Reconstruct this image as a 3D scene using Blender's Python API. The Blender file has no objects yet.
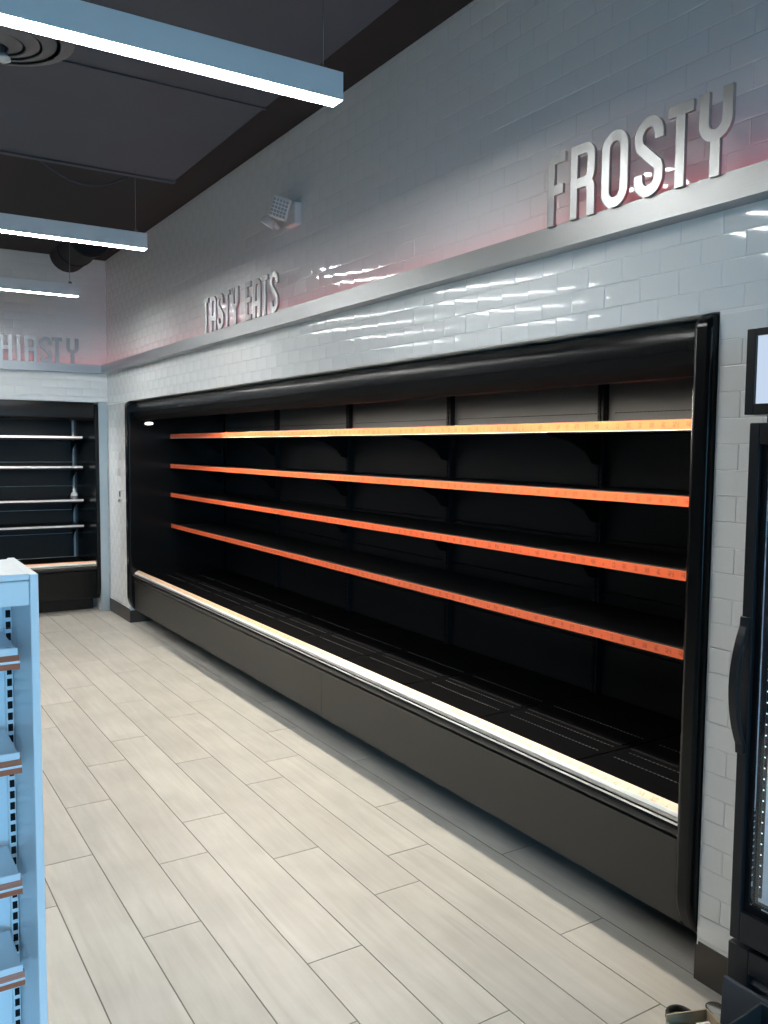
import bpy, bmesh, math, random
from mathutils import Vector, Matrix
random.seed(11)
SC = bpy.context.scene
COL = SC.collection

# ------------------------------------------------------------------ camera
EYE = Vector((0, 0, 1.63))
YAW, PITCH, ROLL, FPX = math.radians(32.07), math.radians(4.27), math.radians(.476), 856.0
fw = Vector((math.sin(YAW)*math.cos(PITCH), math.cos(YAW)*math.cos(PITCH), -math.sin(PITCH)))
r0 = Vector((math.cos(YAW), -math.sin(YAW), 0)); u0 = r0.cross(fw)
rt = math.cos(ROLL)*r0 + math.sin(ROLL)*u0
up = -math.sin(ROLL)*r0 + math.cos(ROLL)*u0
cam = bpy.data.cameras.new('camera'); cam_o = bpy.data.objects.new('camera', cam); COL.objects.link(cam_o)
cam.sensor_fit = 'HORIZONTAL'; cam.sensor_width = 36; cam.lens = 36*FPX/768; cam.clip_start = .02
cam_o.matrix_world = Matrix(((rt.x, up.x, -fw.x, EYE.x), (rt.y, up.y, -fw.y, EYE.y), (rt.z, up.z, -fw.z, EYE.z), (0, 0, 0, 1)))
SC.camera = cam_o

# ------------------------------------------------------------------ world, daylight, exposure
SC.view_settings.view_transform = 'Standard'; SC.view_settings.look = 'None'
SC.view_settings.gamma = 1; SC.view_settings.use_curve_mapping = False
SC.view_settings.exposure = 0.0
world = bpy.data.worlds.new('sky'); SC.world = world; world.use_nodes = True
bg = world.node_tree.nodes['Background']
bg.inputs['Color'].default_value = (.29, .67, 1, 1)       # clear daylight seen through the shop front behind the camera
bg.inputs['Strength'].default_value = 8.8
L_CEIL, L_CASE, L_BACK, L_RED = 71.0, 155.0, 80.0, 6.0       # radiance of the lamps
prt = bpy.data.lights.new('window_portal', 'AREA'); prt.shape = 'RECTANGLE'; prt.size = 5.2; prt.size_y = 2.6
prt.cycles.is_portal = True
prt_o = bpy.data.objects.new('window_portal', prt); COL.objects.link(prt_o)
prt_o.location = (-.9, -4.0, 1.45); prt_o.rotation_euler = (math.radians(90), 0, 0)   # faces +Y, into the room

XW, YB, ZC = 2.172, 8.58, 3.41        # right wall, back wall, ceiling
X0, Y0 = -3.7, -4.1                   # left wall, shop front

# ------------------------------------------------------------------ helpers
ORI = {}
class MB:
    def __init__(s): s.v = []; s.f = []
    def box(s, x0, x1, y0, y1, z0, z1):
        n = len(s.v)
        s.v += [(x0,y0,z0),(x1,y0,z0),(x1,y1,z0),(x0,y1,z0),(x0,y0,z1),(x1,y0,z1),(x1,y1,z1),(x0,y1,z1)]
        s.f += [tuple(n+i for i in q) for q in ((0,3,2,1),(4,5,6,7),(0,1,5,4),(1,2,6,5),(2,3,7,6),(3,0,4,7))]
        return s
    def prism(s, pts, fn, a0, a1):
        """closed 2D outline, extruded from a0 to a1; fn(p, q, a) -> xyz"""
        n = len(s.v); k = len(pts)
        s.v += [fn(p, q, a0) for p, q in pts] + [fn(p, q, a1) for p, q in pts]
        s.f += [tuple(range(n, n+k)), tuple(range(n+2*k-1, n+k-1, -1))]
        s.f += [(n+i, n+k+i, n+k+(i+1) % k, n+(i+1) % k) for i in range(k)]
        return s
    def quad(s, a, b, c, d):
        n = len(s.v); s.v += [a, b, c, d]; s.f.append((n, n+1, n+2, n+3)); return s
    def tube(s, path, r, seg=10, closed=False):
        path = [Vector(p) for p in path]; n0 = len(s.v); m = len(path)
        ref = Vector((0, 0, 1))
        for i, p in enumerate(path):
            a = path[(i-1) % m] if (closed or i) else p; b = path[(i+1) % m] if (closed or i < m-1) else p
            t = (b-a).normalized()
            rf = ref if abs(t.dot(ref)) < .95 else Vector((1, 0, 0))
            e1 = t.cross(rf).normalized(); e2 = t.cross(e1)
            rr = r[i] if isinstance(r, (list, tuple)) else r
            for k in range(seg):
                w = 2*math.pi*k/seg; s.v.append(tuple(p + rr*(math.cos(w)*e1 + math.sin(w)*e2)))
        for i in range(m if closed else m-1):
            j = (i+1) % m
            for k in range(seg):
                l = (k+1) % seg
                s.f.append((n0+i*seg+k, n0+i*seg+l, n0+j*seg+l, n0+j*seg+k))
        if not closed:
            s.f.append(tuple(n0+k for k in range(seg))[::-1]); s.f.append(tuple(n0+(m-1)*seg+k for k in range(seg)))
        return s
    def lathe(s, prof, fn, seg=24):
        """prof: (radius, height) list; fn(x, y, h) -> xyz"""
        n0 = len(s.v)
        for r, h in prof:
            for k in range(seg):
                w = 2*math.pi*k/seg; s.v.append(fn(r*math.cos(w), r*math.sin(w), h))
        for i in range(len(prof)-1):
            for k in range(seg):
                l = (k+1) % seg
                s.f.append((n0+i*seg+k, n0+i*seg+l, n0+(i+1)*seg+l, n0+(i+1)*seg+k))
        s.f.append(tuple(n0+k for k in range(seg))[::-1]); s.f.append(tuple(n0+(len(prof)-1)*seg+k for k in range(seg)))
        return s
    def build(s, name, mat, parent=None, origin=None, bevel=0, smooth=False, recalc=True, seg=2, **props):
        po = ORI.get(parent.name, Vector()) if parent else Vector()
        o_ = Vector(origin) if origin is not None else po
        me = bpy.data.meshes.new(name)
        me.from_pydata([tuple(Vector(v)-o_) for v in s.v], [], s.f); me.update()
        if recalc:
            bm = bmesh.new(); bm.from_mesh(me); bmesh.ops.recalc_face_normals(bm, faces=bm.faces); bm.to_mesh(me); bm.free()
        me.materials.append(mat)
        ob = bpy.data.objects.new(name, me); COL.objects.link(ob)
        ob.location = o_ - po; ob.parent = parent; ORI[ob.name] = o_
        if smooth:
            me.shade_smooth() if smooth is True else me.shade_smooth()
            if smooth is not True:
                try: me.set_sharp_from_angle(angle=smooth)
                except Exception: pass
        if bevel:
            b = ob.modifiers.new('bevel', 'BEVEL'); b.width = bevel; b.segments = seg; b.limit_method = 'ANGLE'; b.angle_limit = math.radians(40)
            b.harden_normals = False
        for k, v in props.items(): ob[k] = v
        return ob
def empty(name, loc, label, category, group=None):
    o = bpy.data.objects.new(name, None); COL.objects.link(o); o.location = loc; o.empty_display_size = .1
    ORI[o.name] = Vector(loc); o['label'] = label; o['category'] = category
    if group: o['group'] = group
    return o
def tag(o, label, category, group=None):
    o['label'] = label; o['category'] = category
    if group: o['group'] = group
    return o
def dup(src, parent, offset):
    c = src.copy(); COL.objects.link(c); c.parent = parent; c.location = src.location + Vector(offset)
    ORI[c.name] = ORI[src.name] + Vector(offset)
    return c
def arc(cx, cy, r, a0, a1, n=8, ry=None):
    ry = r if ry is None else ry
    return [(cx+r*math.cos(math.radians(a0+(a1-a0)*i/n)), cy+ry*math.sin(math.radians(a0+(a1-a0)*i/n))) for i in range(n+1)]

# ------------------------------------------------------------------ materials
MATS = {}
def mat(name, color=(.5, .5, .5), rough=.5, metal=0., spec=.5, coat=0., bump=None, vary=None, emit=None, alpha=None):
    m = bpy.data.materials.new(name); m.use_nodes = True; MATS[name] = m
    nt = m.node_tree; b = nt.nodes['Principled BSDF']
    b.inputs['Base Color'].default_value = (*color, 1); b.inputs['Roughness'].default_value = rough
    b.inputs['Metallic'].default_value = metal; b.inputs['Specular IOR Level'].default_value = spec
    b.inputs['Coat Weight'].default_value = coat; b.inputs['Coat Roughness'].default_value = .05
    tc = nt.nodes.new('ShaderNodeTexCoord')
    if emit:
        b.inputs['Emission Color'].default_value = (*emit[0], 1); b.inputs['Emission Strength'].default_value = emit[1]
    if vary:                               # (scale xyz, amount): soft mottling of the colour
        mp = nt.nodes.new('ShaderNodeMapping'); mp.inputs['Scale'].default_value = vary[0]
        nz = nt.nodes.new('ShaderNodeTexNoise'); nz.inputs['Scale'].default_value = 1; nz.inputs['Detail'].default_value = 5
        mx = nt.nodes.new('ShaderNodeMix'); mx.data_type = 'RGBA'
        mx.inputs[6].default_value = (*[c*(1-vary[1]) for c in color], 1); mx.inputs[7].default_value = (*[min(1, c*(1+vary[1])) for c in color], 1)
        nt.links.new(tc.outputs['Object'], mp.inputs[0]); nt.links.new(mp.outputs[0], nz.inputs['Vector'])
        nt.links.new(nz.outputs['Fac'], mx.inputs[0]); nt.links.new(mx.outputs[2], b.inputs['Base Color'])
    if bump:                               # (scale xyz, strength)
        mp = nt.nodes.new('ShaderNodeMapping'); mp.inputs['Scale'].default_value = bump[0]
        nz = nt.nodes.new('ShaderNodeTexNoise'); nz.inputs['Scale'].default_value = 1; nz.inputs['Detail'].default_value = 3
        bp = nt.nodes.new('ShaderNodeBump'); bp.inputs['Strength'].default_value = bump[1]; bp.inputs['Distance'].default_value = .002
        nt.links.new(tc.outputs['Object'], mp.inputs[0]); nt.links.new(mp.outputs[0], nz.inputs['Vector'])
        nt.links.new(nz.outputs['Fac'], bp.inputs['Height']); nt.links.new(bp.outputs[0], b.inputs['Normal'])
    return m
def emitter(name, color, strength):
    m = bpy.data.materials.new(name); m.use_nodes = True; nt = m.node_tree; nt.nodes.clear()
    e = nt.nodes.new('ShaderNodeEmission'); o = nt.nodes.new('ShaderNodeOutputMaterial')
    e.inputs[0].default_value = (*color, 1); e.inputs[1].default_value = strength
    nt.links.new(e.outputs[0], o.inputs[0]); MATS[name] = m
    return m
def pane(name, tint, refl=.08, through=1.0):
    m = bpy.data.materials.new(name); m.use_nodes = True; nt = m.node_tree; nt.nodes.clear()
    t = nt.nodes.new('ShaderNodeBsdfTransparent'); g = nt.nodes.new('ShaderNodeBsdfGlossy'); mx = nt.nodes.new('ShaderNodeMixShader')
    fr = nt.nodes.new('ShaderNodeFresnel'); fr.inputs[0].default_value = 1.45; o = nt.nodes.new('ShaderNodeOutputMaterial')
    t.inputs[0].default_value = (*tint, 1); g.inputs['Roughness'].default_value = .02
    nt.links.new(fr.outputs[0], mx.inputs[0]); nt.links.new(t.outputs[0], mx.inputs[1]); nt.links.new(g.outputs[0], mx.inputs[2]); nt.links.new(mx.outputs[0], o.inputs[0])
    MATS[name] = m
    return m
def plank_material():
    m = mat('plank', rough=.38); nt = m.node_tree; b = nt.nodes['Principled BSDF']; L = nt.links.new
    tc = nt.nodes.new('ShaderNodeTexCoord'); oi = nt.nodes.new('ShaderNodeObjectInfo')
    off = nt.nodes.new('ShaderNodeVectorMath'); off.operation = 'SCALE'; off.inputs[0].default_value = (37, 53, 11)
    add = nt.nodes.new('ShaderNodeVectorMath'); add.operation = 'ADD'
    L(oi.outputs['Random'], off.inputs['Scale']); L(tc.outputs['Object'], add.inputs[0]); L(off.outputs[0], add.inputs[1])
    mp = nt.nodes.new('ShaderNodeMapping'); mp.inputs['Scale'].default_value = (26, 2.2, 1); L(add.outputs[0], mp.inputs[0])
    n1 = nt.nodes.new('ShaderNodeTexNoise'); n1.inputs['Scale'].default_value = 1; n1.inputs['Detail'].default_value = 7; n1.inputs['Distortion'].default_value = .9
    L(mp.outputs[0], n1.inputs['Vector'])
    n2 = nt.nodes.new('ShaderNodeTexNoise'); n2.inputs['Scale'].default_value = 3.2; n2.inputs['Detail'].default_value = 3; L(add.outputs[0], n2.inputs['Vector'])
    cr = nt.nodes.new('ShaderNodeValToRGB'); cr.color_ramp.elements[0].position = .25; cr.color_ramp.elements[1].position = .75
    cr.color_ramp.elements[0].color = (.50, .47, .415, 1); cr.color_ramp.elements[1].color = (.60, .575, .52, 1); L(n1.outputs['Fac'], cr.inputs[0])
    mx = nt.nodes.new('ShaderNodeMix'); mx.data_type = 'RGBA'; mx.blend_type = 'MULTIPLY'; mx.inputs[0].default_value = 1
    c2 = nt.nodes.new('ShaderNodeValToRGB'); c2.color_ramp.elements[0].color = (.86, .86, .87, 1); c2.color_ramp.elements[1].color = (1, 1, 1, 1)
    c2.color_ramp.elements[0].position = .3; c2.color_ramp.elements[1].position = .65
    L(n2.outputs['Fac'], c2.inputs[0]); L(cr.outputs[0], mx.inputs[6]); L(c2.outputs[0], mx.inputs[7])
    hv = nt.nodes.new('ShaderNodeHueSaturation'); mr = nt.nodes.new('ShaderNodeMapRange'); mr.inputs[3].default_value = .94; mr.inputs[4].default_value = 1.05
    L(oi.outputs['Random'], mr.inputs[0]); L(mr.outputs[0], hv.inputs['Value']); L(mx.outputs[2], hv.inputs['Color']); L(hv.outputs[0], b.inputs['Base Color'])
    bp = nt.nodes.new('ShaderNodeBump'); bp.inputs['Strength'].default_value = .12; bp.inputs['Distance'].default_value = .001
    L(n1.outputs['Fac'], bp.inputs['Height']); L(bp.outputs[0], b.inputs['Normal'])
    return m
def rail_material(name, ground, ink, axis, pitch=.055, cov=.62):
    """printed price-channel insert: small marks of ink spaced along the rail"""
    m = mat(name, rough=.3); nt = m.node_tree; b = nt.nodes['Principled BSDF']; L = nt.links.new
    tc = nt.nodes.new('ShaderNodeTexCoord'); sp = nt.nodes.new('ShaderNodeSeparateXYZ'); L(tc.outputs['Object'], sp.inputs[0])
    def M(op, a, bb=None):
        n = nt.nodes.new('ShaderNodeMath'); n.operation = op
        for i, q in enumerate((a, bb)):
            if q is None: continue
            if isinstance(q, (int, float)): n.inputs[i].default_value = q
            else: L(q, n.inputs[i])
        return n.outputs[0]
    t = M('DIVIDE', sp.outputs[axis], pitch); cell = M('FLOOR', t); fr = M('FRACT', t)
    wn = nt.nodes.new('ShaderNodeTexWhiteNoise'); wn.noise_dimensions = '1D'; L(cell, wn.inputs['W'])
    half = M('ADD', M('MULTIPLY', wn.outputs['Value'], .2), .06)
    inx = M('LESS_THAN', M('ABSOLUTE', M('SUBTRACT', fr, .5)), half)
    nz = nt.nodes.new('ShaderNodeTexNoise'); nz.inputs['Scale'].default_value = 170; nz.inputs['Detail'].default_value = 1; L(tc.outputs['Object'], nz.inputs['Vector'])
    glyph = M('GREATER_THAN', nz.outputs['Fac'], .47)
    uvz = nt.nodes.new('ShaderNodeTexCoord'); s2 = nt.nodes.new('ShaderNodeSeparateXYZ'); L(uvz.outputs['Generated'], s2.inputs[0])
    inz = M('LESS_THAN', M('ABSOLUTE', M('SUBTRACT', s2.outputs[2], .5)), .27)
    mask = M('MULTIPLY', M('MULTIPLY', M('MULTIPLY', inx, glyph), inz), cov)
    mx = nt.nodes.new('ShaderNodeMix'); mx.data_type = 'RGBA'; mx.inputs[6].default_value = (*ground, 1); mx.inputs[7].default_value = (*ink, 1)
    L(mask, mx.inputs[0]); L(mx.outputs[2], b.inputs['Base Color'])
    return m
def brushed(name, color, rough, sc):
    return mat(name, color, rough, metal=1, bump=(sc, .25))

M_TILE = mat('glazed_tile', (.84, .85, .845), .07, spec=.5)
M_GROUT = mat('grout', (.87, .87, .86), .7)
M_FGROUT = mat('floor_grout', (.17, .15, .125), .9)
M_PLANK = plank_material()
M_PAINT = mat('white_paint', (.78, .78, .77), .6)
M_DIMWALL = mat('charcoal_wall_paint', (.10, .105, .11), .6)
M_BASE = mat('brown_baseboard', (.052, .044, .037), .42)
M_CEIL = mat('black_ceiling_paint', (.008, .009, .011), .75, vary=((1.5, 1.5, 1.5), .25))
M_DUCT = mat('charcoal_duct_paint', (.052, .066, .092), .55, vary=((2, 2, 2), .2))
M_DIFF = mat('grey_diffuser_paint', (.14, .15, .165), .5)
M_STEEL_Y = brushed('brushed_steel_ledge', (.42, .43, .43), .42, (120, 3, 400))
M_STEEL_X = brushed('brushed_steel_ledge_far', (.42, .43, .43), .42, (3, 120, 400))
M_STEEL_L = brushed('brushed_steel_letters', (.44, .45, .45), .36, (60, 500, 6))
M_STEEL_V = brushed('steel_corner_guard', (.50, .52, .51), .45, (400, 400, 4))
M_BLACK = mat('black_satin_panel', (.004, .0045, .005), .2, spec=.22, bump=((260, 260, 260), .06))
M_CANOPY = mat('black_orange_peel_enamel', (.004, .0045, .005), .2,.16, spec=.5, bump=((190, 190, 190), .5))
M_LINER = mat('black_liner', (.011, .011, .012), .42, spec=.3, bump=((120, 120, 120), .05))
M_LITLINER = mat('lamp_lit_grey_liner', (.13, .128, .128), .4, metal=.3)  # lighter liner for the top row: canopy lamp light put into the colour
M_DECK = mat('black_deck', (.0025, .0025, .003), .55, spec=.06)
M_DARK = mat('matt_black', (.005, .005, .006), .6, spec=.12)
M_HOLE = mat('slot_black', (.001, .001, .001), .9)
M_FRONT = mat('bronze_grey_panel', (.019, .0178, .015), .42, bump=((150, 150, 150), .05))
M_BUMPER = mat('black_bumper', (.008, .008, .009), .25)
M_CHROME = mat('chrome_trim', (.75, .75, .75), .18, metal=1)
M_LINE = mat('satin_metal_line', (.55, .55, .54), .38, metal=1)
M_ORANGE = rail_material('orange_price_rail', (.82, .155, .058), (.34, .03, .012), 1, cov=.5)
M_CREAM = rail_material('cream_price_rail', (.84, .56, .34), (.66, .28, .11), 1, cov=.5)
M_FARRAIL = mat('white_price_rail', (.80, .76, .76), .35)
M_FARLIP = mat('peach_lip_rail', (.86, .48, .30), .35)
M_CLEARP = mat('white_plastic', (.86, .85, .83), .3)
M_SLOT = mat('deck_slot_edge', (.12, .12, .12), .4)
M_FIX = mat('fixture_aluminium', (.80, .82, .84), .35)
M_TUBE = emitter('linear_lamp_diffuser', (.97, .985, .965), L_CEIL)
M_LED = emitter('case_led', (1, .93, .80), L_CASE)
M_LEDB = emitter('far_case_led', (1, .93, .88), L_BACK)
M_RED = emitter('red_cove_led', (1, .06, .09), L_RED)
M_WHITE = mat('white_powder_coat', (.84, .87, .90), .28, bump=((300, 300, 300), .02))
M_COPPER = mat('copper_brown_rail', (.52, .15, .075), .35, vary=((2, 90, 240), .55))
M_ACRYL = pane('clear_acrylic', (.95, .97, 1))
M_GLASS = pane('door_glass', (.90, .95, .97))
M_WINGL = pane('shop_window_glass', (.95, .98, 1))
M_FRAME = mat('charcoal_door_frame', (.010, .011, .013), .38, spec=.3)
M_FRIDGE_IN = mat('white_fridge_liner', (.74, .80, .86), .45)
M_LIGHTBOX = emitter('backlit_sign_panel', (.66, .80, 1), .85)
M_FRLED = emitter('fridge_led', (.80, .91, 1), 4)
M_FRTUBE = emitter('fridge_tube', (.72, .87, 1), 60)
M_EMW = mat('white_plastic_lamp', (.74, .74, .72), .4)
M_CARD = mat('tan_cardboard', (.42, .34, .22), .8, vary=((20, 20, 20), .12))
M_NAVY = mat('slate_blue_board', (.030, .043, .062), .55)
M_NAVY2 = mat('dark_grey_plastic', (.022, .027, .029), .5)
M_CABLE = mat('black_rubber', (.012, .012, .012), .5)
M_BLUE = mat('blue_paper', (.10, .16, .42), .5)
M_BOTTLE = mat('milky_bottle_plastic', (.80, .82, .84), .18)
M_GRID = mat('lens_grey', (.38, .39, .40), .4)
M_PRINT = mat('grey_print', (.18, .19, .2), .5)
M_ASPH = mat('pavement', (.32, .32, .31), .9, vary=((1, 1, 1), .2))

# ================================================================== THE SETTING
OPEN_C = (1.63, 7.875, 2.036)          # opening for the long case: y0, y1, top
OPEN_F = (.60, 1.42, 1.965)            # opening for the glass door fridge
OPEN_B = (-1.70, 2.089, 2.05)         # opening in the back wall: x0, x1, top
BASE_H = .125
# --- right wall carcass (grout face at XW), with its two niches
w = MB(); TH = .0012; gx = XW + TH
w.box(gx, 3.2, OPEN_C[1], YB+.9, 0, OPEN_C[2]).box(gx, 3.2, Y0, YB+.9, OPEN_C[2], ZC)
w.box(gx, 3.2, OPEN_F[1], OPEN_C[0], 0, OPEN_C[2]).box(gx, 3.2, Y0, OPEN_F[0], 0, OPEN_C[2]).box(gx, 3.2, OPEN_F[0], OPEN_F[1], OPEN_F[2], OPEN_C[2])
w.box(3.2, 3.3, Y0, YB+.9, 0, ZC)
wall_right = w.build('wall_right', M_GROUT, kind='structure', label='white glazed brick-tile wall on the right')
w = MB(); gy = YB + TH
w.box(X0, OPEN_B[0], gy, YB+.9, 0, OPEN_B[2]).box(X0, gx, gy, YB+.9, OPEN_B[2], ZC).box(X0, 3.2, YB+.9, YB+1.0, 0, ZC).box(OPEN_B[1]+.0005, gx, gy, YB+.9, 0, OPEN_B[2])
wall_back = w.build('wall_back', M_GROUT, kind='structure', label='white glazed brick-tile wall at the far end')
MB().box(X0-.1, X0, Y0, YB+1, 0, ZC).build('wall_left', M_DIMWALL, kind='structure')
w = MB()
w.box(X0, -3.5, Y0-.12, Y0, 0, ZC).box(1.7, 3.2, Y0-.12, Y0, 0, ZC).box(-3.5, 1.7, Y0-.12, Y0, 2.75, ZC).box(-3.5, 1.7, Y0-.12, Y0, 0, .15)
w.build('wall_front', M_DIMWALL, kind='structure')
win = MB()
for i in range(5): x = -3.5 + 5.2*i/4; win.box(x-.03, x+.03, Y0-.1, Y0-.02, .15, 2.75)
win.box(-3.5, 1.7, Y0-.1, Y0-.02, .15, .21).box(-3.5, 1.7, Y0-.1, Y0-.02, 2.69, 2.75)
wo = win.build('window_1', M_FRAME, kind='structure')
for i in range(4): MB().box(-3.5+1.3*i+.032, -3.5+1.3*(i+1)-.032, Y0-.062, Y0-.058, .212, 2.688).build('pane', M_WINGL, wo)
MB().box(-30, 30, -40, Y0-.13, -.06, -.02).build('pavement', M_ASPH, kind='structure')
MB().box(X0-.1, 3.3, Y0-.12, YB+1, ZC, ZC+.1).build('ceiling', M_CEIL, kind='structure')

# --- floor: grout bed with staggered wood-look planks
FX1, FY1 = 2.43, 8.86
floor = MB().box(X0, 3.2, Y0, YB+.9, -.05, -.0015).build('floor', M_FGROUT, kind='structure', label='pale greige wood-look plank tile floor')
PW, PL, G = .2005, 1.195, .0022
phase = {-2: 3.090, -1: 3.417, 0: 2.733, 1: 3.201, 2: 2.321, 3: 3.011, 4: 2.569, 5: 2.80, 6: 2.026, 7: 2.572}
full = None; rest = MB()
for k in range(-23, 9):
    xa = .781 + PW*k; xb = xa + PW
    ph = phase.get(k, random.uniform(0, PL))
    j0 = math.floor((Y0-ph)/PL)
    for j in range(j0, 20):
        ya, yb = ph + PL*j, ph + PL*(j+1)
        a0, a1, b0, b1 = max(xa, X0)+G, min(xb, FX1)-G, max(ya, Y0)+G, min(yb, FY1)-G
        if a1-a0 < .01 or b1-b0 < .02: continue
        single = xb > -1.0 and yb > 0
        if not single: rest.box(a0, a1, b0, b1, -.0015, 0); continue
        whole = abs(a1-a0-(PW-2*G)) < 1e-6 and abs(b1-b0-(PL-2*G)) < 1e-6
        if whole and full:
            o = full.copy(); COL.objects.link(o); o.location = (xa+G, ya+G, 0)
        else:
            o = MB().box(a0, a1, b0, b1, -.008, 0).build('plank', M_PLANK, floor, origin=(a0, b0, 0), recalc=False)
            if whole: full = o
rest.build('plank_field', M_PLANK, floor, recalc=False, kind='stuff')

# --- wall tiles: glazed 3 x 6 inch, running bond, softly pillowed edges
TP, TL, TG = .0757, .1525, .00055
def tile_shape(l, h):
    """centre at origin, face towards -n; returns verts (u, n, z), faces"""
    e, t = .003, .0003
    us = (-l/2, -l/2+e, l/2-e, l/2); zs = (-h/2, -h/2+e, h/2-e, h/2); v = []
    for b in range(4):
        for a in range(4):
            edge = (a in (0, 3)) or (b in (0, 3))
            v.append((us[a], -TH + (t if edge else 0), zs[b]))
    f = [(b*4+a, b*4+a+1, b*4+a+5, b*4+a+4) for b in range(3) for a in range(3)]
    n = 16
    ring = [0, 1, 2, 3, 7, 11, 15, 14, 13, 12, 8, 4]
    v += [(v[i][0], 0, v[i][2]) for i in ring]
    for i in range(12): f.append((ring[i], n+i, n+(i+1) % 12, ring[(i+1) % 12]))
    return v, f
def frame_px(p):
    d = Vector(p)-EYE; z = d.dot(fw)
    return (384+FPX*d.dot(rt)/z, 512-FPX*d.dot(up)/z, z) if z > .1 else (9e9, 9e9, -1)
def lay_tiles(parent, regions, to_world, phase_u, z0, limit, mirror):
    cells = {}
    for (ua, ub, za, zb) in regions:
        for r in range(math.floor((za-z0)/TP)-1, math.ceil((zb-z0)/TP)+1):
            zc0, zc1 = max(z0+r*TP, za), min(z0+(r+1)*TP, zb)
            if zc1-zc0 < .012: continue
            s = phase_u + (TL/2 if r % 2 else 0)
            for c in range(math.floor((ua-s)/TL)-1, math.ceil((ub-s)/TL)+1):
                u0_, u1_ = max(s+c*TL, ua), min(s+(c+1)*TL, ub)
                if u1_-u0_ < .012: continue
                cells[(round(u0_, 4), round(zc0, 4))] = (u0_, u1_, zc0, zc1)
    def size(c):
        p = frame_px(to_world((c[0]+c[1])/2, 0, (c[2]+c[3])/2))
        return -1/p[2] if (p[2] > 0 and -10 < p[0] < 790 and -20 < p[1] < 1040) else 0
    order = sorted(cells.values(), key=size)
    protos = {}; bulk = MB()
    for i, (ua, ub, za, zb) in enumerate(order):
        l, h = ub-ua-2*TG, zb-za-2*TG
        uc, zc = (ua+ub)/2, (za+zb)/2
        ta, tb = random.gauss(0, .0012), random.gauss(0, .0014)
        if i < limit:
            key = (round(l, 3), round(h, 3))
            if key in protos: o = protos[key].copy(); COL.objects.link(o)
            else:
                v, f = tile_shape(l, h); mb = MB()
                mb.v = [tuple(Vector(to_world(a, n, z))-Vector(to_world(0, 0, 0))) for a, n, z in v]; mb.f = f
                o = mb.build('tile', M_TILE, parent, origin=(0, 0, 0), smooth=True); protos[key] = o
            o.location = to_world(uc, 0, zc)
            o.rotation_euler = (0, tb, ta) if mirror else (tb, 0, ta)
        else:
            v, f = tile_shape(l, h); n = len(bulk.v)
            bulk.v += [to_world(uc+a, nn + a*ta + z*tb, zc+z) for a, nn, z in v]; bulk.f += [tuple(n+q for q in ff) for ff in f]
    bulk.build('tile_field', M_TILE, parent, smooth=True, kind='stuff', label='far glazed wall tiles')
# normal n = 0 on the grout face, minus towards the room
lay_tiles(wall_right, [(Y0, YB-.002, OPEN_C[2]+.002, ZC-.002), (OPEN_C[1]+.004, YB-.002, BASE_H+.004, OPEN_C[2]+.002),
                       (OPEN_F[1]+.004, OPEN_C[0]-.004, BASE_H+.004, OPEN_C[2]+.002), (Y0, OPEN_F[0]-.004, BASE_H+.004, OPEN_C[2]+.002)],
          lambda u, n, z: (gx+n, u, z), 1.856, 2.785, 300, True)
lay_tiles(wall_back, [(X0+.01, XW-.002, OPEN_B[2]+.002, ZC-.002), (X0+.01, OPEN_B[0]-.004, BASE_H+.004, OPEN_B[2]+.002)],
          lambda u, n, z: (u, gy+n, z), XW, 2.785, 0, False)

# --- baseboards, steel corner guard, ledges with their red cove light
b = MB(); bt = .011
b.box(XW-bt+.006, XW+.001, OPEN_C[1]-.002, YB, 0, BASE_H).box(XW-.001, XW+.001, OPEN_F[1], OPEN_C[0]-.006, 0, BASE_H).box(XW-bt+.006, XW+.006, Y0, OPEN_F[0], 0, BASE_H)
b.box(XW-.005, 2.43, OPEN_C[1]-.013, OPEN_C[1]-.002, 0, BASE_H-.012).box(XW, 2.43, OPEN_C[0]-.006, OPEN_C[0]+.006, 0, BASE_H-.012)
b.build('baseboard_right', M_BASE, kind='structure', label='dark brown baseboard along the tiled wall')
MB().box(OPEN_B[1]-.004, XW-.006, YB-.012, YB+.002, .0, OPEN_B[2]+.005).build('trim_1', M_STEEL_V, bevel=.003, kind='structure', label='upright brushed steel corner guard beside the far cooler')
LZ0, LZ1, LD = 2.323, 2.403, .07
def ledge_profile():
    return [(0, LZ0), (-LD, LZ0), (-LD, LZ1), (-LD+.008, LZ1), (-LD+.008, LZ0+.006), (0, LZ0+.006)]
mb = MB()
pr_ = ledge_profile(); n = len(pr_)
mb.v = [(XW+d, Y0+.01, z) for d, z in pr_] + [(XW+d, YB+d, z) for d, z in pr_]
mb.f = [tuple(range(n)), tuple(range(2*n-1, n-1, -1))] + [(i, n+i, n+(i+1) % n, (i+1) % n) for i in range(n)]
mb.build('trim_2', M_STEEL_Y, kind='structure', label='brushed steel cove ledge running along the right wall')
mb = MB()
mb.v = [(X0+.01, YB+d, z) for d, z in pr_] + [(XW+d, YB+d, z) for d, z in pr_]
mb.f = [tuple(range(n)), tuple(range(2*n-1, n-1, -1))] + [(i, n+i, n+(i+1) % n, (i+1) % n) for i in range(n)]
mb.build('trim_3', M_STEEL_X, kind='structure', label='brushed steel cove ledge along the far wall')
tag(MB().box(XW-.05, XW-.035, Y0+.05, YB-.09, LZ0+.007, LZ0+.013).build('led_strip', M_RED), 'red light strip hidden inside the steel ledge on the right wall', 'light strip', 'red cove light strips')
tag(MB().box(X0+.05, XW-.09, YB-.05, YB-.035, LZ0+.007, LZ0+.013).build('led_strip', M_RED), 'red light strip hidden inside the steel ledge on the far wall', 'light strip', 'red cove light strips')

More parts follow.
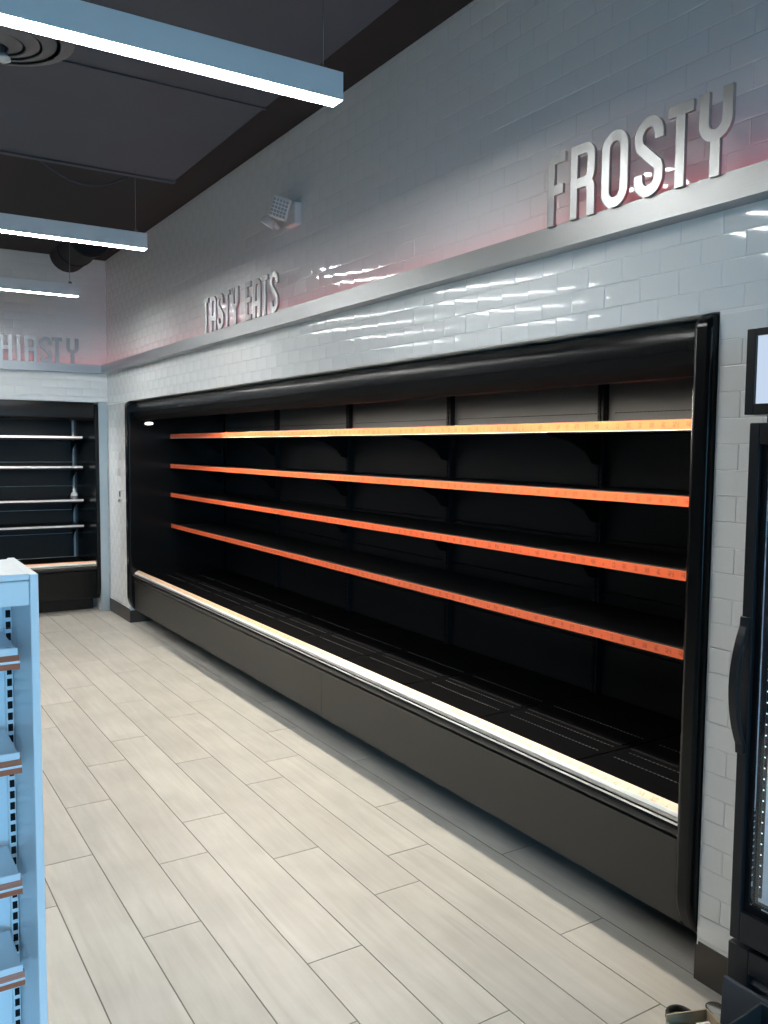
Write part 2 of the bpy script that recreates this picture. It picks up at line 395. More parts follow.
# ================================================================== ceiling ducts
t = empty('air_duct', (.2, 2.0, 3.27), 'wide flat charcoal air duct under the black ceiling', 'duct')
MB().box(-2.6, 1.80, -3.5, 5.40, 3.29, 3.40).build('duct_body', M_DUCT, t, bevel=.01)
MB().box(-2.6, 1.805, 5.37, 5.41, 3.28, 3.405).build('flange', M_DUCT, t)
mb = MB()
for i in range(4): mb.box(-2.6, 1.803, -2.6+2.2*i-.01, -2.6+2.2*i+.01, 3.284, 3.30)
mb.build('seam', M_DUCT, t)
mb = MB()
t = empty('round_duct', (1.82, 7.9, 3.40), 'round black spiral duct end near the far wall', 'duct')
mb.tube([(1.82, y, 3.42) for y in (7.7, 8.1, 8.55)], .165, 24); mb.build('duct_body', M_CEIL, t, smooth=.8)
for y in (7.72, 8.2): MB().tube([(1.82, y-.012, 3.42), (1.82, y+.012, 3.42)], .172, 24).build('collar', M_CEIL, t, smooth=.8)
# round multi-cone diffuser under the flat duct
DC = (.56, 3.86, 3.285)
t = empty('ceiling_diffuser', DC, 'round stepped air diffuser on the dark ceiling above the left lamp', 'air vent')
for i, r in enumerate((.30, .23, .165, .10)):
    MB().lathe([(r, 0), (r, -.012-.012*i), (r-.05, -.030-.012*i), (r-.055, -.028-.012*i), (r-.012, -.010-.012*i), (r-.012, 0)], lambda x, y, h: (DC[0]+x, DC[1]+y, DC[2]+.004+h), 40).build('cone', M_DIFF, t, smooth=.6)
MB().tube([(DC[0]+.03, DC[1]+.02, DC[2]-.02), (DC[0]+.03, DC[1]+.02, DC[2]-.085)], .008, 8).build('stem', M_DUCT, t)
MB().lathe([(.004, -.10), (.028, -.088), (.03, -.08), (.012, -.06)], lambda x, y, h: (DC[0]+.03+x, DC[1]+.02+y, DC[2]-.01+h), 16).build('deflector', M_EMW, t, smooth=True)
# slack wire by the far duct end
tag(MB().tube([(1.0+.06*i, 5.44+.004*i, 3.30-.10*math.sin(math.pi*i/9)) for i in range(10)], .006, 6).build('hanging_wire', M_DUCT), 'thin dark wire sagging below the black ceiling duct', 'wire')

# ================================================================== linear lamps
def linear_lamp(x1, y, label, group='linear ceiling lamps', length=2.44, zt=2.90):
    hgt, wd = .092, .072
    t = empty('linear_pendant_lamp', (x1-length/2, y, zt-hgt), label, 'ceiling lamp', group)
    x0 = x1-length
    MB().box(x0, x1, y-wd/2, y+wd/2, zt-hgt+.0006, zt).build('housing', M_FIX, t, bevel=.002)
    MB().box(x0+.003, x1-.003, y-wd/2+.003, y+wd/2-.003, zt-hgt, zt-hgt+.0005).build('diffuser', M_TUBE, t)
    for xs in (x1-.06, x0+.06):
        MB().tube([(xs, y, zt-.001), (xs, y, ZC-.125 if (xs < 1.8 and y < 5.4) else ZC-.002)], .0022, 6).build('cable', M_CHROME, t)
        MB().box(xs-.012, xs+.012, y-.008, y+.008, zt-.001, zt+.02).build('clip', M_CHROME, t)
linear_lamp(1.455, 2.637, 'bright white linear lamp hanging nearest, at the top of the picture', zt=2.888)
linear_lamp(1.565, 5.226, 'white linear lamp hanging second, above the far left')
linear_lamp(1.595, 7.15, 'white linear lamp hanging farthest, close to the far wall')
linear_lamp(1.475, -2.5, 'white linear lamp hanging nearest the shop window')

# ================================================================== refrigerated cases
def make_case(t, P, u0, bays, style):
    """P(u, d, z) -> world; u along the case, d depth behind the wall face, z up. The first end panel is at u0."""
    sgn = style['sgn']; BW = style['bw']; N = bays
    ua, ub = u0, u0+sgn*BW*N
    pt = style['panel']
    K = style['K']
    def ext(mb, pts, a, b): return mb.prism(pts, lambda p, q, w_: P(w_, p, q), a, b)
    # end panels
    fr = style['proud']
    prof = arc(.10-fr, .115+.15, .10, 180, 270, 8, .15) + [(.93, .115), (.93, 2.033)] + arc(.045-fr, 2.033-.045, .045, 90, 180, 5)
    for a, b in ((ua-sgn*pt, ua), (ub, ub+sgn*style.get('panel2', pt))):
        o = ext(MB(), prof, a, b).build('end_panel', M_BLACK, t, bevel=style['pbev'], seg=3, smooth=.6)
        if style.get('screws') and a == ub:
            for zz in (1.70, 1.45, 1.13, .90, .55):
                MB().lathe([(.006, 0), (.006, .004), (.003, .006)], lambda x, y, h: P(ub+sgn*(style['panel2']-.006)+x*.6, -fr-.0005-h, zz+y), 10).build('screw', M_CLEARP, o)
    e = .001*sgn
    # canopy
    if style['curved']:
        ext(MB(), [(.0262, 1.9345), (.034, 1.898), (.062, 1.868), (.072, 1.862), (.112, 1.861), (.118, 1.866), (.118, 1.885), (.20, 1.934)], ua+e, ub-e).build('canopy_skirt', M_DARK, t, smooth=.5)
        can = [(.30, 2.03), (.085, 2.03)] + arc(.085, 1.968, .062, 90, 185, 8, .062) + [(.026, 1.935), (.20, 1.935), (.30, 1.96)]
    else:
        can = [(.30, 2.045), (.012, 2.045), (.006, 2.03), (.006, 1.90), (.03, 1.878), (.118, 1.872), (.118, 1.885), (.30, 1.96)]
    ext(MB(), can, ua+e, ub-e).build('canopy', M_CANOPY, t, smooth=.5)
    ext(MB(), [(.295, 1.962), (.93, 1.962), (.93, 2.03), (.295, 2.03)], ua+e, ub-e).build('top_panel', M_DARK, t)
    # lamp housing tucked behind the canopy edge
    for i in range(N):      # the bar of the farthest bay is unlit
        a, b = ua+sgn*(BW*i+(.16 if i == 0 else .03)), ua+sgn*(BW*(i+1)-.03)
        o = ext(MB(), [(.125, 1.875), (.185, 1.875), (.185, 1.905), (.125, 1.905)], a, b).build('lamp_housing', M_CLEARP, t)
        ext(MB(), [(.14, 1.8745), (.172, 1.8745), (.172, 1.8749), (.14, 1.8749)], a, b).build('led_bar', style['led'] if not (style['curved'] and i == N-1) else M_CLEARP, o)
    # back: liner panels bay by bay, uprights with slots
    for i in range(N):
        a, b = ua+sgn*(BW*i+.022), ua+sgn*(BW*(i+1)-.022)
        for j in range(6):
            z0, z1 = .45+.252*j, .45+.252*(j+1)-.004
            o = ext(MB(), [(.892, z0), (.91, z0), (.91, z1), (.892, z1)], a, b).build('back_panel', M_LINER, t, bevel=.002)
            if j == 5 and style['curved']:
                o.data.materials[0] = M_LITLINER
                mb = MB()
                q = a+sgn*.03
                while sgn*(b-q) > .05:
                    mb.prism([(.8905, 1.802), (.893, 1.802), (.893, 1.8055), (.8905, 1.8055)], lambda p, z_, w_: P(w_, p, z_), q, q+sgn*.018); q += sgn*.024
                mb.build('vent_slot', M_HOLE, o, kind='stuff')
    ext(MB(), [(.912, .13), (.93, .13), (.93, 1.962), (.912, 1.962)], ua, ub).build('back_shell', M_DARK, t)
    for i in range(1, N):
        c = ua+sgn*BW*i
        mb = MB()
        for q in (-.019, .005): ext(mb, [(.862, .452), (.892, .452), (.892, 1.955), (.862, 1.955)], c+sgn*q, c+sgn*(q+.014))
        ext(mb, [(.885, .452), (.911, .452), (.911, 1.955), (.885, 1.955)], c-sgn*.02, c+sgn*.02)
        o = mb.build('upright', M_LINER if style['curved'] else M_DARK, t)
        if style['curved']:
            mb = MB()
            for k in range(50):
                z = .5+.029*k
                for q in (-.0145, .0095): ext(mb, [(.8612, z), (.864, z), (.864, z+.015), (.8612, z+.015)], c+sgn*q, c+sgn*(q+.005))
            mb.build('slot', M_HOLE, o, kind='stuff')
    # shelves with price rails and brackets
    dr = style['rail_d']
    for zt in style['shelves']:
        for i in range(N):
            a, b = ua+sgn*(BW*i+(style['rgap'] if i == 0 else .0015)), ua+sgn*(BW*(i+1)-(style['rgap'] if i == N-1 else .0015))
            sh = ext(MB(), [(dr+.012, zt-.012), (dr+.012, zt-.034), (.86, zt-.034), (.86, zt-.012)], a, b).build('shelf', M_LINER, t, bevel=.002)
            rh = style['rail_h']
            org = P(a, dr, zt)
            ext(MB(), [(dr+.003, zt-rh), (dr+.001, zt), (dr+.011, zt), (dr+.011, zt-rh)], a, b).build('price_rail', style['rail'], sh, origin=org)
            ext(MB(), [(dr+.004, zt+.0002), (dr+.011, zt+.0002), (dr+.011, zt+.003), (dr+.005, zt+.003)], a, b).build('rail_edge', M_LINER, sh)
            if style['curved'] and zt > 1.7:
                ext(MB(), [(dr+.003, zt-rh-.003), (dr+.011, zt-rh-.003), (dr+.011, zt-rh-.0002), (dr+.002, zt-rh-.0002)], a, b).build('rail_lower_edge', M_CLEARP, sh)
            for q in (a+sgn*.004, b-sgn*.007):
                ext(MB(), [(.86, zt-.036), (.52, zt-.036), (.56, zt-.052), (.68, zt-.075), (.78, zt-.125), (.82, zt-.175), (.86, zt-.185)], q, q+sgn*.003).build('bracket', M_DARK, sh)
    # deck pans with rows of slots
    for i in range(N):
        for h in range(2):
            a, b = ua+sgn*(BW*(i+.5*h)+.004), ua+sgn*(BW*(i+.5*(h+1))-.004)
            dk = ext(MB(), [(.075, .43), (.88, .43), (.88, .447), (.075, .447)], a, b).build('deck_pan', M_DECK, t, bevel=.003)
            if style['curved']:
                mb = MB()
                for dd in (.30, .385, .56):
                    q = a+sgn*.03
                    while sgn*(b-q) > .04:
                        ext(mb, [(dd, .4468), (dd+.005, .4468), (dd+.005, .4478), (dd, .4478)], q, q+sgn*.011); q += sgn*.019
                mb.build('deck_slot', M_SLOT, dk, kind='stuff')
                ext(MB(), [(.42, .447), (.53, .447), (.525, .452), (.425, .452)], a+sgn*.02, b-sgn*.02).build('deck_rib', M_DECK, dk, bevel=.002)
    # lip: sloped price rail, white edge, black bumper with two chrome lines, painted front panel
    for i in range(N):
        a, b = ua+sgn*(BW*i+.0012), ua+sgn*(BW*(i+1)-.0012)
        org = P(a, .03, .5)
        ext(MB(), [(.029, .482), (.055, .4965), (.058, .493), (.033, .477)], a, b).build('lip_rail', style['lip'], t, origin=org)
        ext(MB(), [(.019, .472), (.029, .482), (.033, .477), (.03, .466)], a, b).build('lip_edge', M_CLEARP, t)
    ext(MB(), [(.055, .492), (.068, .487), (.072, .446), (.064, .446), (.052, .484)], ua+e, ub-e).build('lip_back', M_DARK, t)
    bump = [(.06, .470), (.03, .4655), (.016, .462)] + arc(.026, .436, .028, 110, 250, 8, .03) + [(.03, .402), (.07, .40)]
    ext(MB(), bump, ua+e, ub-e).build('bumper', M_BUMPER, t, smooth=.6)
    for zz, hh, dd in ((.4625, .004, .011), (.4535, .003, .0005)):
        ext(MB(), [(dd, zz), (dd+.016, zz+.003), (dd+.016, zz+hh+.003), (dd+.002, zz+hh)], ua+e, ub-e).build('chrome_line', M_LINE, t)
    cuts = style['front_cuts']
    for a, b in zip(cuts[:-1], cuts[1:]):
        ext(MB(), [(.016, .140), (.016, .385), (.010, .404), (.03, .404), (.04, .38), (.04, .128), (.03, .128)], a+sgn*.0012, b-sgn*.0012).build('front_panel', style['front'], t, smooth=.5)
    ext(MB(), [(.04, .128), (.92, .128), (.92, .15), (.04, .15)], ua+e, ub-e).build('bottom_pan', M_DARK, t)
    kd = style['kick_d']
    ext(MB(), [(kd, 0.001), (kd+.02, 0.001), (kd+.02, .128), (kd, .128)], ua+e, ub-e).build('kick_plate', M_DARK if style['curved'] else M_BLACK, t)
    ext(MB(), [(kd+.02, 0.0), (.9, 0.0), (.9, .128), (kd+.02, .128)], ua+sgn*.05, ub-sgn*.05).build('plinth', M_DARK, t)
    # small lit lamp end on the inner face of the end panel
    le, ld, lz = style['lamp']
    o = MB().lathe([(.035, 0), (.035, .008), (.030, .012), (.0, .012)] if False else [(.034, 0), (.034, .008), (.028, .012)], lambda x, y, h: P(le[0]+le[1]*h, ld+x*1.15, lz+y*.42+x*.05), 24)
    o.build('lamp_end', emitter('lamp_end_glow', (1, .97, .92), 2.2), t, smooth=.6)

tc_ = empty('refrigerated_case', (XW+.45, 4.78, 0), 'long empty black open-front cooler with orange shelf rails set into the tiled wall', 'display cooler')
make_case(tc_, lambda u, d, z: (XW+d, u, z), 1.702, 5,
          dict(bw=1.2146, rgap=.008, sgn=1, panel=.069, panel2=.097, proud=.03, pbev=.018, K=1, curved=True, led=M_LED, rail=M_ORANGE, rail_d=.358, rail_h=.036, shelves=(1.741, 1.466, 1.199, .913),
               lip=M_CREAM, front=M_FRONT, front_cuts=(1.703, 1.702+1.2146*2, 7.774), kick_d=.245, screws=True, lamp=((7.774, -1), .165, 1.835)))
tb_ = empty('refrigerated_case', (.2, YB+.45, 0), 'black open-front cooler with pale shelf edges at the far wall under the THIRSTY letters', 'display cooler')
make_case(tb_, lambda u, d, z: (u, YB+d, z), 2.047, 3,
          dict(bw=1.219, rgap=.035, sgn=-1, panel=.038, proud=.012, pbev=.006, K=1, curved=False, led=M_LEDB, rail=M_FARRAIL, rail_d=.352, rail_h=.020, shelves=(1.722, 1.425, 1.09, .83),
               lip=M_FARLIP, front=M_BLACK, front_cuts=(2.046, 2.047-1.219, 2.047-2.438, 2.047-3.656), kick_d=.17, lamp=((2.046, -1), .09, 1.90)))

# bottle left on the far cooler
bx, by, bz = 1.93, YB+.39, 1.09-.0115
t = empty('bottle', (bx, by, bz), 'small white plastic bottle standing alone on a shelf of the far cooler', 'bottle')
MB().lathe([(.030, 0), (.034, .006), (.034, .055), (.030, .072), (.014, .088), (.012, .096)], lambda x, y, h: (bx+x, by+y, bz+h), 24).build('body', M_BOTTLE, t, smooth=.8)
MB().lathe([(.015, .096), (.015, .114), (.013, .117)], lambda x, y, h: (bx+x, by+y, bz+h), 20).build('cap', M_CLEARP, t, smooth=.6)
MB().lathe([(.0344, .018), (.0344, .048)], lambda x, y, h: (bx+x, by+y, bz+h), 24).build('label_band', M_PRINT, t, smooth=.8)

# ================================================================== letters on the ledges
S_, W_ = .135, .46
A_ = S_/2
def glyph(ch):
    R = W_/2-A_
    cx = W_/2
    if ch == 'F': return [[(A_, 0), (A_, 1-A_-.05), (A_+.05, 1-A_), (.345, 1-A_)], [(A_, .50), (.31, .50)]]
    if ch == 'E': return [[(.365, A_), (A_, A_), (A_, 1-A_), (.365, 1-A_)], [(A_, .52), (.33, .52)]]
    if ch == 'T': return [[(0, 1-A_), (.375, 1-A_)], [(.1875, 1-S_), (.1875, 0)]]
    if ch == 'I': return [[(A_, 0), (A_, 1)]]
    if ch == 'H': return [[(A_, 0), (A_, 1)], [(W_-A_, 0), (W_-A_, 1)], [(A_, .5), (W_-A_, .5)]]
    if ch == 'O': return [arc(cx, 1-A_-R, R, 0, 180, 12) + arc(cx, A_+R, R, 180, 360, 12) + ['closed']]
    if ch == 'A': return [[(A_, 0), (A_, .62)] + arc(cx, 1-A_-R, R, 180, 0, 12) + [(W_-A_, .62), (W_-A_, 0)], [(A_, .36), (W_-A_, .36)]]
    if ch == 'Y': return [[(A_, 1), (A_, .72)] + arc(cx, .64, R, 180, 360, 12) + [(W_-A_, .72), (W_-A_, 1)], [(cx, .48), (cx, 0)]]
    if ch == 'R': return [[(A_, 0), (A_, 1)], [(A_+.02, 1-A_), (cx-.02, 1-A_)] + arc(W_-A_-.12, 1-A_-.12, .12, 90, 0, 6) + [(W_-A_, .62)] + arc(W_-A_-.12, .60, .12, 0, -90, 6) + [(A_+.02, .48)],
                          [(cx, .48)] + arc(W_-A_-.12, .36, .12, 90, 0, 6) + [(W_-A_, 0)]]
    if ch == 'S': return [[(W_-A_, .70)] + arc(cx, 1-A_-R, R, 0, 180, 12) + [(A_, .70), (A_+.02, .64), (W_-A_-.02, .38), (W_-A_, .32)] + arc(cx, A_+R, R, 0, -180, 12) + [(A_, .30)]]
def ribbon(mb, pts, wd, fn, t0, t1):
    closed = pts[-1] == 'closed'
    if closed: pts = pts[:-1]
    q = []
    for p in pts:
        if not q or (Vector(p)-Vector(q[-1])).length > 1e-4: q.append(p)
    if closed and (Vector(q[0])-Vector(q[-1])).length < 1e-4: q.pop()
    pts = [Vector(p) for p in q]; m = len(pts); Lf, Rt = [], []
    for i, p in enumerate(pts):
        a = pts[i-1] if (i or closed) else None; b = pts[(i+1) % m] if (i < m-1 or closed) else None
        if a is None: d = (b-p).normalized(); nrm = Vector((-d.y, d.x)); k = 1
        elif b is None: d = (p-a).normalized(); nrm = Vector((-d.y, d.x)); k = 1
        else:
            d1, d2 = (p-a).normalized(), (b-p).normalized(); n1, n2 = Vector((-d1.y, d1.x)), Vector((-d2.y, d2.x))
            nrm = (n1+n2).normalized(); k = 1/max(.35, nrm.dot(n1))
        Lf.append(p+nrm*wd/2*k); Rt.append(p-nrm*wd/2*k)
    n0 = len(mb.v)
    for tt in (t0, t1):
        mb.v += [fn(v.x, v.y, tt) for v in Lf] + [fn(v.x, v.y, tt) for v in Rt]
    def I(side, lay, i): return n0 + lay*2*m + side*m + i % m
    for i in range(m if closed else m-1):
        mb.f += [(I(0, 0, i), I(0, 0, i+1), I(1, 0, i+1), I(1, 0, i)), (I(0, 1, i), I(1, 1, i), I(1, 1, i+1), I(0, 1, i+1)),
                 (I(0, 0, i), I(0, 1, i), I(0, 1, i+1), I(0, 0, i+1)), (I(1, 0, i), I(1, 0, i+1), I(1, 1, i+1), I(1, 1, i))]
    if not closed:
        for i in (0, m-1): mb.f.append((I(0, 0, i), I(1, 0, i), I(1, 1, i), I(0, 1, i)))
def sign(word_pos, hgt, base, fn, origin, label):
    t = empty('letter_sign', origin, label, 'sign', 'steel letter signs on the ledges')
    for ch, s0, wfac in word_pos:
        mb = MB()
        for j, st in enumerate(glyph(ch)):
            ribbon(mb, st, S_, lambda a, b_, tt: fn(s0+a*hgt*wfac, tt, base+b_*hgt), 0, .012-.0003*j)
        mb.build('letter', M_STEEL_L, t)
LB, LH = LZ1-.004, .238
fr_u = [('F', 2.283), ('R', 2.173), ('O', 2.032), ('S', 1.896), ('T', 1.770), ('Y', 1.660)]
sign([(c, -u, 1.0) for c, u in fr_u], LH, LB, lambda s, tt, z: (XW-LD-.0005-tt, -s, z), (XW-LD, 1.9, LB), 'steel letters reading FROSTY standing on the ledge at the right')
te = [('T', 5.67), ('A', 5.545), ('S', 5.42), ('T', 5.295), ('Y', 5.17), ('E', 4.95), ('A', 4.83), ('T', 4.71), ('S', 4.59)]
sign([(c, -u, 1.0) for c, u in te], LH-.01, LB, lambda s, tt, z: (XW-LD-.0005-tt, -s, z), (XW-LD, 5.1, LB), 'steel letters reading TASTY EATS midway along the right wall ledge')
th = [('T', 1.062), ('H', 1.197), ('I', 1.345), ('R', 1.413), ('S', 1.545), ('T', 1.655), ('Y', 1.783)]
sign([(c, u, 1.0) for c, u in th], LH, LB, lambda s, tt, z: (s, YB-LD-.0005-tt, z), (1.45, YB-LD, LB), 'steel letters reading THIRSTY on the far wall ledge above the far cooler')

# ================================================================== emergency light, wall outlet
ey, ez = 4.43, 2.935
t = empty('emergency_light', (XW, ey, ez), 'white twin-head emergency light high on the right tiled wall', 'emergency light')
MB().box(XW-.045, XW-.0005, ey-.085, ey+.05, ez-.075, ez+.045).build('body', M_EMW, t, bevel=.008)
def head(c, d, rad, dep, nm, square):
    d = Vector(d).normalized(); e1 = d.cross(Vector((0, 0, 1))).normalized(); e2 = e1.cross(d)
    if square:
        k = .35; e1, e2 = (math.cos(k)*e1+math.sin(k)*e2), (-math.sin(k)*e1+math.cos(k)*e2)
        def fn(p, q, a): return tuple(Vector(c)+e1*p+e2*q+d*a)
        o = MB().prism([(rad*.86*sx, rad*sy) for sx, sy in ((-1, -1), (1, -1), (1, 1), (-1, 1))], fn, -dep, 0).build('lamp_head', M_EMW, t, bevel=.014, seg=3)
        mb = MB()
        for i in range(-2, 3):
            for j in range(-2, 3):
                x, y = i*rad*.31, j*rad*.33; s = rad*.11
                mb.prism([(x-s, y-s), (x+s, y-s), (x+s, y+s), (x-s, y+s)], fn, -.001, .0025)
        mb.build('lens_grid', M_GRID, o)
    else:
        def fn2(x, y, h): return tuple(Vector(c)+e1*x+e2*y+d*h)
        o = MB().lathe([(rad*.25, -dep), (rad*.75, -dep*.8), (rad, -dep*.2), (rad, 0), (rad*.9, .004)], fn2, 24).build('lamp_head', M_EMW, t, smooth=.7)
    MB().tube([Vector(c)-d*dep*.9, Vector((XW-.02, c[1]+(-.02 if not square else .01), c[2]-.02))], .012, 8).build('neck', M_EMW, t)
head((XW-.10, ey-.005, ez+.015), (-.62, -.72, -.2), .060, .045, 'front', True)
head((XW-.085, ey+.20, ez-.03), (-.35, .35, -.8), .045, .055, 'side', False)
oy, oz = 8.10, 1.16
t = empty('wall_outlet', (XW, oy, oz), 'small white wall switch box on the tiles left of the long cooler', 'outlet')
MB().box(XW-.014, XW-.0003, oy-.04, oy+.04, oz-.06, oz+.06).build('plate', M_EMW, t, bevel=.004)
MB().box(XW-.0165, XW-.013, oy+.004, oy+.03, oz-.005, oz+.045).build('socket', M_HOLE, t)
MB().lathe([(.016, 0), (.016, .02), (.010, .026)], lambda x, y, h: (XW-.013-h, oy-.024+x, oz-.042+y), 16).build('knob', M_CHROME, t, smooth=.6)

# ================================================================== white gondola at the left
gx0, gx1, gf, gb = -.93, .311, 1.775, 2.06
t = empty('store_shelf', (-.3, 1.95, 0), 'white perforated store shelf unit with brown shelf rails at the left edge', 'shelf unit')
MB().box(gx1-.016, gx1, gf, gb, 0, 1.378).build('end_panel', M_WHITE, t, bevel=.002)
MB().box(gx0-.016, gx0, gf, gb, 0, 1.378).build('end_panel', M_WHITE, t, bevel=.002)
MB().box(gx0, gx1-.0165, gf+.004, gb-.03, 1.366, 1.379).build('top_cap', M_WHITE, t, bevel=.002)
MB().box(gx0, gx1-.0165, gf+.002, gf+.016, 1.316, 1.365).build('fascia', M_WHITE, t, bevel=.003)
MB().box(gx0, gx1-.0165, gb-.03, gb-.022, .10, 1.365).build('back_sheet', M_WHITE, t)
for xs in (gx1-.0315, gx0+.008):
    o = MB().box(xs, xs+.014, gb-.058, gb-.0305, 0, 1.36).build('upright', M_WHITE, t)
    mb = MB()
    for k in range(50): mb.box(xs+.002, xs+.012, gb-.0587, gb-.0575, .06+.0254*k, .06+.0254*k+.0165)
    mb.build('slot', M_HOLE, o, kind='stuff')
    sib = MB().box(xs-.05, xs-.034, gb-.04, gb-.0305, 0, 1.36) if xs > 0 else MB().box(xs+.05, xs+.066, gb-.04, gb-.0305, 0, 1.36)
    sib.build('rib', M_WHITE, t)
sx0, sx1 = gx0+.006, gx1-.0345
first = None
for zt, df in ((1.213, 1.818), (.998, 1.822), (.732, 1.85), (.537, 1.845)):
    sh = MB().box(sx0, sx1-.002, df+.004, gb-.06, zt-.002, zt+.012).build('shelf', M_WHITE, t, bevel=.003)
    MB().prism([(df-.004, zt-.030), (df+.012, zt-.028), (df+.012, zt-.0025), (df, zt-.0025), (df-.006, zt-.016)], lambda p, q, a: (a, p, q), sx0, sx1+.003).build('price_rail', M_COPPER, sh)
    MB().prism([(df-.0062, zt-.0175), (df-.0045, zt-.0175), (df-.003, zt-.013), (df-.0055, zt-.013)], lambda p, q, a: (a, p, q), sx0, sx1+.003).build('rail_stripe', M_WHITE, sh)
    MB().box(sx0, sx1, df+.001, df+.004, zt-.0022, zt+.012).build('shelf_lip', M_WHITE, sh)
    MB().prism([(gb-.06, zt-.005), (df+.03, zt-.005), (gb-.08, zt-.06), (gb-.06, zt-.06)], lambda p, q, a: (a, p, q), sx1-.006, sx1-.003).build('bracket', M_WHITE, sh)
MB().box(sx0, sx1+.001, 1.826, 1.829, 1.226, 1.266).build('clear_guard', M_ACRYL, t)
MB().box(gx0, gx1-.0165, 1.80, gb-.03, .14, .155).build('base_deck', M_WHITE, t)
MB().box(gx0, gx1-.0165, 1.82, 1.83, .0, .139).build('kick_plate', M_WHITE, t)

# ================================================================== glass door fridge at the right edge
t = empty('glass_door_fridge', (2.35, 1.01, 0), 'upright charcoal glass-door fridge with lit header at the right edge', 'fridge')
fy0, fy1 = .628, 1.375
mb = MB()
mb.box(2.055, 2.75, fy1-.014, fy1, .06, 1.95).box(2.055, 2.75, fy0, fy0+.014, .06, 1.95).box(2.055, 2.75, fy0+.014, fy1-.014, 1.69, 1.95).box(2.055, 2.75, fy0+.014, fy1-.014, .06, .36)
mb.build('cabinet', M_FRAME, t)
mb = MB()
mb.box(2.70, 2.74, fy0+.015, fy1-.015, .361, 1.689).box(2.06, 2.70, fy1-.018, fy1-.0145, .361, 1.689).box(2.06, 2.70, fy0+.0145, fy0+.018, .361, 1.689)
mb.build('liner', M_FRIDGE_IN, t)
for yy in (fy1-.026, fy0+.019):
    o = MB().box(2.060, 2.066, yy, yy+.007, .42, 1.66).build('lamp_strip', M_FRAME, t)
    mb = MB()
    for k in range(40): mb.box(2.0585, 2.0595, yy+.002, yy+.005, .45+.03*k, .453+.03*k)
    mb.build('led_dot', M_FRLED, o, kind='stuff')
    if yy < 1: MB().box(2.0665, 2.0845, yy, yy+.007, .43, 1.65).build('led_tube', M_FRTUBE, o)
MB().box(2.20, 2.23, fy0+.05, fy1-.05, 1.675, 1.688).build('top_lamp', M_FRLED, t)
for zz in (.40, .72, 1.04, 1.36):
    mb = MB()
    for k in range(22): mb.box(2.14, 2.68, fy0+.05+.0275*k, fy0+.053+.0275*k, zz, zz+.004)
    mb.box(2.14, 2.146, fy0+.04, fy1-.04, zz-.004, zz+.004).box(2.67, 2.676, fy0+.04, fy1-.04, zz-.004, zz+.004)
    mb.build('wire_shelf', M_WHITE, t)
# door
da, db = .612, 1.391
mb = MB()
mb.box(1.99, 2.05, db-.030, db, .316, 1.703).box(1.99, 2.05, da, da+.030, .316, 1.703).box(1.99, 2.05, da+.030, db-.030, 1.648, 1.703).box(1.99, 2.05, da+.030, db-.030, .316, .40)
door = mb.build('door', M_FRAME, t, bevel=.003)
mb = MB()
mb.box(2.004, 2.046, db-.044, db-.0305, .4005, 1.6475).box(2.004, 2.046, da+.0305, da+.044, .4005, 1.6475).box(2.004, 2.046, da+.044, db-.044, 1.63, 1.6475).box(2.004, 2.046, da+.044, db-.044, .4005, .418)
mb.build('inner_frame', M_DARK, door)
MB().box(2.012, 2.018, da+.0445, db-.0445, .4185, 1.6295).build('glass', M_GLASS, door)
hz0, hz1 = .834, 1.195; path = []
pts = []
for i in range(17):
    f = i/16; z = hz1+(hz0-hz1)*f; bulge = math.sin(math.pi*f)**.75
    pts.append((1.989-.052*bulge, z))
outer = pts; inner = [(x+.013+.004*math.sin(math.pi*i/16), z) for i, (x, z) in enumerate(pts)]
inner[0] = (1.9895, hz1); inner[-1] = (1.9895, hz0)
outer = [(1.976, hz1+.004)] + outer[1:-1] + [(1.976, hz0-.004)]
MB().prism(outer + inner[::-1], lambda p, q, a: (p, a, q), db-.029, db-.004).build('handle', M_FRAME, door, bevel=.003)
# header
ha, hb_ = .598, 1.405
mb = MB(); hx0, hx1 = 1.985, 2.05
mb.box(hx0, hx1, hb_-.026, hb_, 1.724, 1.944).box(hx0, hx1, ha, ha+.026, 1.724, 1.944).box(hx0, hx1, ha+.026, hb_-.026, 1.914+.012, 1.944).box(hx0, hx1, ha+.026, hb_-.026, 1.724, 1.752)
hd = mb.build('header', M_FRAME, t, bevel=.002)
MB().box(1.994, 2.0, ha+.0265, hb_-.0265, 1.7525, 1.9255).build('sign_panel', M_LIGHTBOX, hd)
MB().box(2.01, 2.05, fy1-.045, fy1-.02, 1.7035, 1.7235).build('hinge', M_FRAME, t)
# base with louvred grille
mb = MB(); mb.box(1.995, 2.054, 1.335, 1.397, 0, .300).box(1.995, 2.054, .604, .666, 0, .300).box(1.995, 2.054, .666, 1.335, .235, .300)
mb.build('base', M_FRAME, t, bevel=.003)
for k in range(5):
    z = .04+.042*k
    MB().prism([(2.004, z), (2.03, z+.024), (2.036, z+.02), (2.01, z-.004)], lambda p, q, a: (p, a, q), .667, 1.334).build('louvre', M_NAVY2, t)
MB().box(2.058, 2.7, fy0+.02, fy1-.02, .0, .06).build('plinth', M_DARK, t)

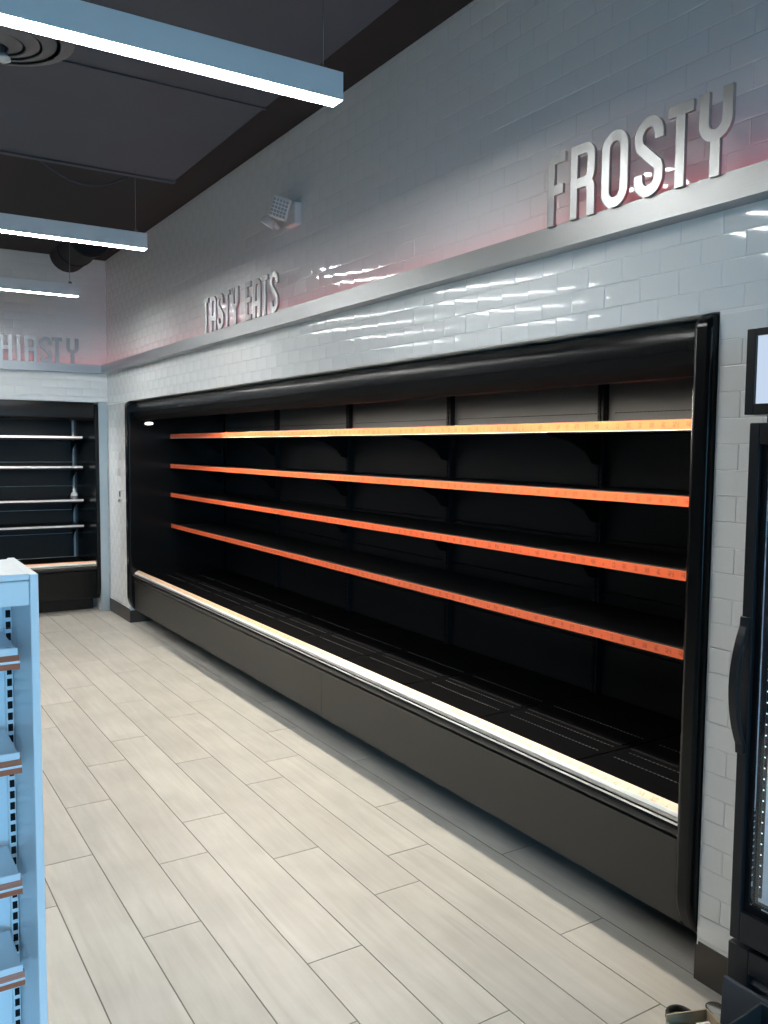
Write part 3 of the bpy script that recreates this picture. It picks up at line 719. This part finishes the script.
# ================================================================== things left on the floor by the fridge
bc = Vector((1.90, 1.335, 0)); ang = math.radians(-24)
def rotp(c, a):
    return lambda x, y, z: (c[0]+x*math.cos(a)-y*math.sin(a), c[1]+x*math.sin(a)+y*math.cos(a), z)
def tbox(mb, T, x0, x1, y0, y1, z0, z1, lean=0):
    n = len(mb.v)
    for z in (z0, z1):
        for x, y in ((x0, y0), (x1, y0), (x1, y1), (x0, y1)): mb.v.append(T(x+lean*(z-z0), y, z))
    mb.f += [tuple(n+i for i in q) for q in ((0, 3, 2, 1), (4, 5, 6, 7), (0, 1, 5, 4), (1, 2, 6, 5), (2, 3, 7, 6), (3, 0, 4, 7))]
    return mb
T = rotp((1.868, 1.378), math.radians(-20))
t = empty('cardboard_box', (1.868, 1.378, 0), 'small open tan cardboard box on the floor at the lower right corner', 'box')
hw, hl, hh = .062, .07, .105
tbox(MB(), T, -hw, hw, -hl, hl, 0, .004).build('bottom', M_CARD, t)
tbox(MB(), T, -hw, hw, hl-.004, hl, .004, hh).build('side', M_CARD, t)
tbox(MB(), T, -hw, hw, -hl, -hl+.004, .004, hh-.03).build('side', M_CARD, t)
tbox(MB(), T, -hw, -hw+.004, -hl+.004, hl-.004, .004, hh-.02).build('side', M_CARD, t)
tbox(MB(), T, hw-.004, hw, -hl+.004, hl-.004, .004, hh).build('side', M_CARD, t)
tag(tbox(MB(), T, -.05, -.005, 0, .05, .0045, .082).build('paper_packet', M_BLUE, bevel=.003), 'blue paper packet inside the small tan box', 'packet')
tag(tbox(MB(), T, .012, .052, .0, .045, .0045, .088).build('paper_packet', M_CLEARP, bevel=.003), 'white paper packet inside the small tan box', 'packet')
T2 = rotp((1.972, 1.30), math.radians(0))
tag(tbox(MB(), T2, -.035, -.023, -.19, .075, .0005, .225, lean=.045).build('leaning_board', M_NAVY, bevel=.002), 'dark slate blue board leaning against the fridge base', 'board')
t = empty('plastic_tote', (1.86, 1.10, 0), 'dark grey plastic tote on the floor in front of the fridge', 'tote')
T3 = rotp((1.84, 1.06), math.radians(4))
mb = MB(); tbox(mb, T3, -.10, .06, -.17, .16, 0, .006); mb.build('bottom', M_NAVY2, t)
for a in ((-.10, -.094, -.17, .16), (.054, .06, -.17, .16), (-.094, .054, -.17, -.164), (-.094, .054, .154, .16)):
    tbox(MB(), T3, *a, .006, .26).build('side', M_NAVY2, t, bevel=.001)
cc = (1.975, 1.525); mb = MB()
tag(mb.tube([(cc[0]+(.038+.003*math.sin(i*.7))*math.cos(i*2*math.pi/24), cc[1]+(.037)*math.sin(i*2*math.pi/24), .007+.0003*i) for i in range(36)], .0065, 8).build('cable_coil', M_CABLE, smooth=True), 'black cable coiled on the floor behind the small tan box', 'cable')
t = empty('metal_tin', (2.062, 1.475, 0), 'shiny round steel tin on the floor between the board and the cable coil', 'tin')
MB().lathe([(.026, .0005), (.028, .003), (.028, .05), (.026, .054)], lambda x, y, h: (2.062+x, 1.475+y, h*.6), 24).build('body', M_CHROME, t, smooth=.6)
MB().lathe([(.0285, .0505), (.0285, .06), (.024, .062)], lambda x, y, h: (2.062+x, 1.475+y, h*.6), 24).build('lid', M_CHROME, t, smooth=.6)
